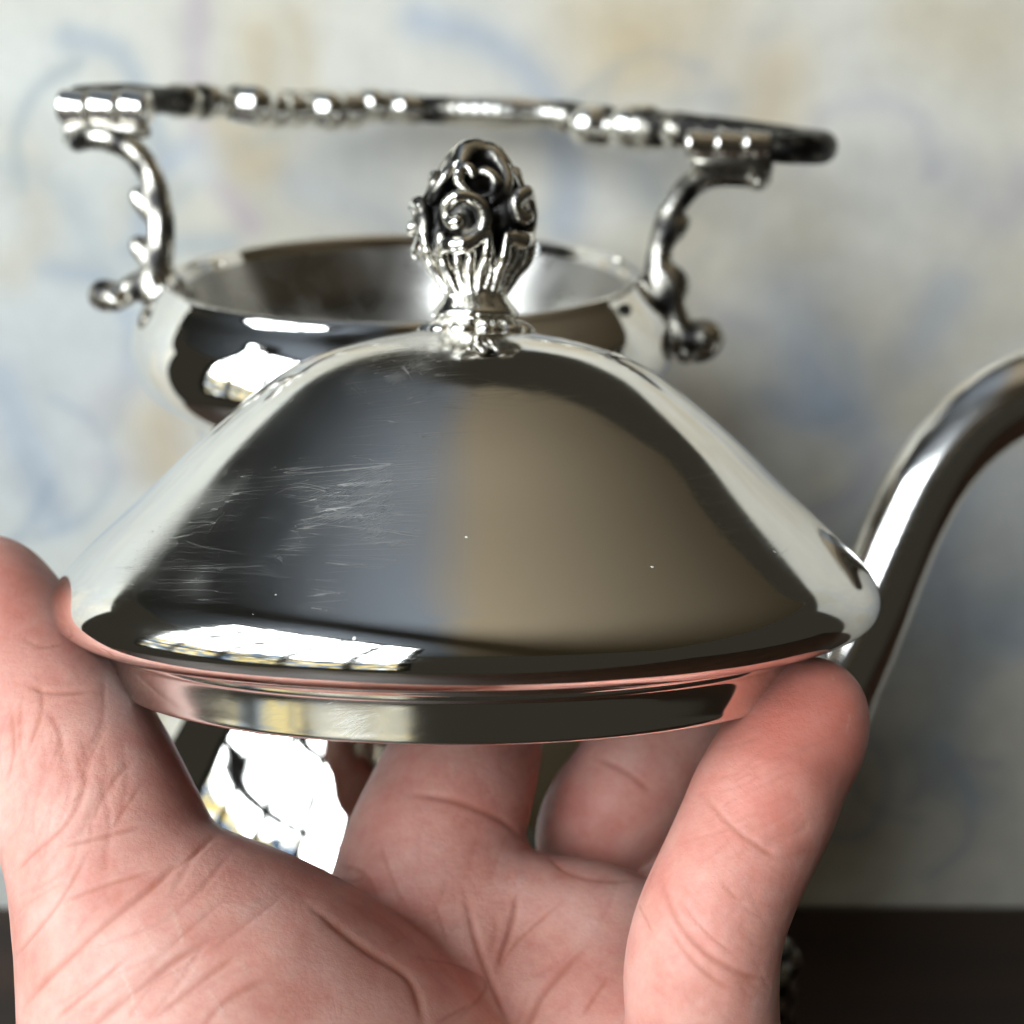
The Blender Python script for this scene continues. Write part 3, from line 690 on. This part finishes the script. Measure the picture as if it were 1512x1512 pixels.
# ------------------------------------------------------------------ the hand
def hand():
    lo = np.array([-9.5, 9.5, 5.0]); hi = np.array([6.2, 22.5, 25.0])
    fd = Field(lo, hi, .062)
    def ch(G, rows, k=.15, sub=4):
        a = np.array([PR(*r) for r in rows]); fd.chain(G, a[:, :3], a[:, 3], k, sub=sub, pad=.7)
    palm = fd.new()
    ch(palm, [(335, 1535, 14.2, 255), (420, 1680, 14.4, 320), (520, 1850, 14.6, 360)], .5, 3)      # thenar
    ch(palm, [(190, 1350, 14.7, 104), (305, 1388, 14.9, 84), (420, 1400, 15.4, 60), (540, 1405, 16.1, 76)], .35, 3)  # web
    ch(palm, [(600, 1380, 16.5, 105), (690, 1500, 16.2, 170), (700, 1700, 15.8, 260)], .4, 3)
    ch(palm, [(860, 1395, 16.5, 92), (840, 1520, 16.2, 170), (800, 1700, 15.8, 260)], .4, 3)
    ch(palm, [(640, 1345, 16.7, 100), (790, 1388, 16.6, 95), (930, 1400, 16.7, 92)], .5, 3)
    ch(palm, [(960, 1500, 16.2, 100), (960, 1620, 15.6, 170), (900, 1780, 15.2, 240)], .4, 3)
    ch(palm, [(520, 1850, 15.2, 320), (700, 1850, 15.4, 320), (850, 1850, 15.2, 300)], .5, 2)
    ch(palm, [(640, 1900, 15.4, 330), (640, 2150, 15.0, 300)], .5, 1)
    fg = []
    T = fd.new()   # thumb
    ch(T, [(-22, 880, 17.3, 90), (2, 955, 16.9, 112), (40, 1040, 16.2, 128), (92, 1110, 15.6, 130), (126, 1170, 15.1, 130), (160, 1245, 14.7, 134), (200, 1362, 14.3, 160), (300, 1500, 14.1, 245)], .2)
    ch(T, [(100, 960, 16.7, 42), (112, 1010, 16.3, 46), (150, 1060, 15.9, 50)], .35, 3)            # pad pressed against the rim
    fg.append((T, .45))
    I = fd.new()   # index
    ch(I, [(640, 1420, 16.6, 130), (618, 1310, 16.9, 122), (655, 1205, 17.3, 116), (688, 1115, 17.8, 104), (704, 1040, 18.6, 92), (704, 980, 19.6, 84)], .15)
    fg.append((I, .35))
    Mi = fd.new()  # middle, folded
    ch(Mi, [(850, 1400, 17.6, 75), (882, 1300, 18.6, 78), (886, 1226, 18.5, 88), (930, 1155, 18.4, 86), (985, 1075, 18.6, 82), (1020, 1010, 18.8, 74)], .15)
    fg.append((Mi, .18))
    Ri = fd.new()  # ring, folded behind
    ch(Ri, [(950, 1440, 17.2, 80), (985, 1300, 18.6, 76), (1015, 1210, 19.0, 76), (1050, 1120, 19.1, 72), (1070, 1060, 19.1, 66)], .15)
    fg.append((Ri, .15))
    Li = fd.new()  # front finger on the right
    ch(Li, [(1199, 1048, 15.05, 77), (1183, 1085, 14.95, 88), (1152, 1135, 14.8, 93), (1120, 1200, 14.5, 100), (1078, 1290, 14.2, 99), (1046, 1370, 14.0, 102), (1034, 1445, 14.0, 107), (1036, 1540, 14.2, 112), (1010, 1700, 14.8, 170), (900, 1850, 15.2, 260)], .12)
    ch(Li, [(1150, 1110, 14.7, 76), (1130, 1165, 14.45, 84)], .3, 1)
    fg.append((Li, .12))
    R_ = palm.copy()
    for G, k in fg: R_ = np.minimum(R_, smin(palm, G, k))
    V, Fc = fd.net(R_)
    # refine once so that creases can be cut
    me = bpy.data.meshes.new('tmp'); me.from_pydata([tuple(p) for p in V], [], Fc.tolist()); me.update()
    ob = bpy.data.objects.new('tmp', me); COL.objects.link(ob)
    sm = ob.modifiers.new('s', 'SMOOTH'); sm.iterations = 3; sm.factor = .5
    sd = ob.modifiers.new('d', 'SUBSURF'); sd.levels = 1; sd.render_levels = 1
    dg = bpy.context.evaluated_depsgraph_get(); ev = ob.evaluated_get(dg).to_mesh()
    n = len(ev.vertices); V = np.zeros(n * 3, np.float32); ev.vertices.foreach_get('co', V); V = V.reshape(-1, 3).astype(float)
    Nn = np.zeros(n * 3, np.float32); ev.vertices.foreach_get('normal', Nn); Nn = Nn.reshape(-1, 3).astype(float)
    Fi = np.zeros(len(ev.polygons) * 4, np.int32); ev.loops.foreach_get('vertex_index', Fi); Fc = Fi.reshape(-1, 4)
    ob.evaluated_get(dg).to_mesh_clear()
    bv = BVHTree.FromPolygons([tuple(p) for p in V], Fc.tolist())
    bpy.data.objects.remove(ob); bpy.data.meshes.remove(me)
    crease = np.zeros(n); dry = np.zeros(n); disp = np.zeros(n); flush = np.zeros(n)
    def line(pts, w, dep, c=1.0, d_=0.0):
        q = catmull(pts, 8); w3 = []
        for px, py in q:
            d = P(px, py, 1) - CAM; hit = bv.ray_cast(Vector(CAM), Vector(d).normalized())
            if hit[0] is not None: w3.append(np.array(hit[0]))
        if len(w3) < 2: return
        w3 = np.array(w3); lo_, hi_ = w3.min(0) - 3 * w, w3.max(0) + 3 * w
        idx = np.where(((V > lo_) & (V < hi_)).all(1))[0]; Q = V[idx]; dm = np.full(len(idx), 9.0); tt = np.zeros(len(idx))
        m = len(w3) - 1
        for s_, (a, b) in enumerate(zip(w3[:-1], w3[1:])):
            if np.linalg.norm(b - a) > .6: continue
            ab = b - a; t = np.clip(((Q - a) @ ab) / (ab @ ab + 1e-9), 0, 1); dd = np.linalg.norm(Q - a - t[:, None] * ab, axis=1)
            u_ = dd < dm; dm[u_] = dd[u_]; tt[u_] = (s_ + t[u_]) / m
        taper = np.clip(np.minimum(tt, 1 - tt) * 5, .15, 1)
        g = np.exp(-(dm / w) ** 2) * taper
        disp[idx] -= dep * g; disp[idx] -= dep * .35 * np.exp(-(dm / (4.5 * w)) ** 2) * taper
        crease[idx] = np.maximum(crease[idx], c * g); dry[idx] = np.maximum(dry[idx], d_ * g)
    W = .032
    KD = .26
    for pts, w, dep in [
        ([(686, 1313), (704, 1389), (730, 1458), (752, 1512)], W, .05), ([(766, 1313), (755, 1371), (730, 1444)], W * .9, .04), ([(835, 1327), (759, 1396), (735, 1440)], W * .8, .03),
        ([(886, 1378), (814, 1455), (792, 1491), (770, 1540)], W, .045), ([(606, 1411), (675, 1425), (719, 1455), (668, 1512)], W * .8, .035), ([(450, 1330), (541, 1400), (606, 1445), (628, 1520)], W * 1.6, .06),
        ([(600, 1172), (640, 1176), (686, 1187), (741, 1211), (772, 1238)], W * 1.3, .10), ([(792, 1247), (835, 1286), (886, 1300), (948, 1300)], W, .04), ([(880, 1118), (925, 1140), (965, 1172)], W * 1.3, .07),
        ([(58, 1000), (61, 1051), (37, 1118)], W * .8, .035), ([(68, 1044), (88, 1085), (91, 1135)], W * .7, .03), ([(132, 1146), (102, 1210), (51, 1257), (20, 1291)], W, .05), ([(217, 1217), (152, 1234), (88, 1250)], W * .9, .04),
        ([(135, 1247), (91, 1325), (34, 1399), (0, 1433)], W, .055), ([(237, 1281), (152, 1308), (91, 1332)], W * .8, .035), ([(264, 1267), (230, 1305), (152, 1366), (68, 1447), (20, 1508)], W * 1.2, .08),
        ([(315, 1383), (237, 1433), (146, 1508), (100, 1550)], W * 1.2, .06), ([(355, 1406), (295, 1450), (220, 1508)], W, .04), ([(196, 1406), (129, 1464), (78, 1508)], W * .8, .035), ([(400, 1440), (330, 1480), (290, 1530)], W, .03),
        ([(30, 940), (60, 955), (100, 950)], W * .8, .02), ([(40, 1010), (75, 1022), (140, 1020)], W * 1.2, .05), ([(110, 1105), (125, 1160), (100, 1190)], W * .6, .02), ([(15, 1040), (20, 1100), (10, 1160)], W * .8, .03),
        ([(180, 1130), (150, 1180), (135, 1215)], W * .7, .02), ([(215, 1150), (180, 1200), (165, 1225)], W * .7, .02),
        ([(1036, 1171), (1075, 1215), (1120, 1250), (1150, 1268)], W * .9, .05), ([(976, 1290), (990, 1340), (1020, 1385), (1060, 1420), (1110, 1443), (1138, 1442)], W, .065), ([(985, 1365), (1010, 1405), (1045, 1440), (1080, 1462)], W * .8, .035),
        ([(1000, 1325), (1040, 1375), (1090, 1415)], W * .5, .018), ([(1060, 1300), (1090, 1330)], W * .5, .012), ([(940, 1330), (965, 1380)], W * .5, .012), ([(480, 1290), (520, 1300), (545, 1290)], W, .04), ([(500, 1275), (540, 1290), (560, 1330)], W * .8, .04),
        ([(560, 1240), (580, 1300), (600, 1340)], W * .8, .02), ([(900, 1440), (860, 1500)], W * .8, .03), ([(640, 1330), (660, 1390)], W * .7, .02), ([(700, 1480), (640, 1512)], W * .7, .02)]:
        big = dep >= .04 and max(p[1] for p in pts) > 1400 and 440 < pts[0][0] < 930
        line(pts, w * (1.25 if big else 1), dep * KD * (2.2 if big else 1))
    for pts in [[(200, 1352), (215, 1380), (234, 1416)], [(250, 1335), (262, 1365), (271, 1400)], [(274, 1410), (290, 1440)], [(307, 1460), (332, 1500)], [(176, 1428), (190, 1460), (205, 1510)], [(357, 1418), (365, 1440)], [(250, 1425), (268, 1445)],
                [(1256, 1050), (1252, 1070), (1248, 1083)], [(1228, 995), (1231, 1005)]]:
        line(pts, W * .35, -.002, 0, .30)
    # bundles of fine diagonal lines in the finger pad
    for q in range(9):
        x0 = 1085 + q * 6; y0 = 1125 + q * 13; line([(x0, y0 + 18), (x0 + 45, y0), (x0 + 85 - q * 3, y0 - 22)], W * .45, .004, .22)
    for q in range(6):
        x0 = 30 + q * 30; line([(x0, 1060 + q * 5), (x0 + 8, 1120 + q * 6), (x0 - 4, 1180 + q * 8)], W * .5, .005, .2)
    R2 = np.random.RandomState(5)
    def fam(n, box_, ang, spread, ln, w, dep, c):
        for _ in range(n):
            x = R2.uniform(box_[0], box_[2]); y = R2.uniform(box_[1], box_[3]); a = math.radians(ang + R2.uniform(-spread, spread)); l = ln * R2.uniform(.5, 1.3); bnd = R2.uniform(-.12, .12) * l
            dx, dy = math.cos(a), -math.sin(a)
            line([(x - dx * l / 2, y - dy * l / 2), (x - dy * bnd, y + dx * bnd), (x + dx * l / 2, y + dy * l / 2)], w, dep, c)
    fam(16, (10, 1060, 230, 1250), 75, 20, 130, .022, .009, .28)
    fam(14, (30, 1230, 330, 1500), 38, 12, 240, .026, .011, .25)
    if 0: fam(14, (30, 1230, 330, 1500), -60, 20, 70, .02, .006, .2)
    fam(8, (560, 1320, 900, 1500), 60, 40, 120, .024, .006, .2)
    fam(5, (560, 1150, 760, 1300), 70, 20, 100, .024, .004, .15)
    fam(22, (1040, 1080, 1220, 1260), 28, 14, 70, .02, .005, .25)
    fam(20, (960, 1280, 1130, 1500), -45, 25, 60, .02, .005, .25)
    fam(12, (960, 1280, 1130, 1500), 50, 15, 60, .02, .004, .2)
    def fl(px, py, d, r, a):
        c = P(px, py, d); flush[:] = np.maximum(flush, a * np.exp(-(np.linalg.norm(V - c, axis=1) / r) ** 2))
    fl(1170, 1050, 14.4, 1.2, .65); fl(1110, 1200, 13.9, 1.0, .42); fl(1020, 1360, 13.2, .9, .3); fl(60, 900, 16.6, 1.2, .5); fl(100, 960, 16.2, .7, .7); fl(80, 1030, 15.6, 1.0, .3); fl(960, 1400, 13.6, 1.2, .15); fl(440, 1330, 15, 1.3, .5)
    fl(620, 1260, 16.2, 1.2, .2); fl(900, 1180, 18, .7, .3); fl(230, 1200, 14.8, 1.0, .4)
    V = V + Nn * disp[:, None]
    base = P(560, 2000, 15)
    o = mesh('hand', V, Fc, M_SKIN, attrs={'crease': crease, 'dry': dry, 'flush': flush})
    tag(o, 'bare left hand, palm up, gripping the silver lid by thumb and fingertip', 'hand')
hand()
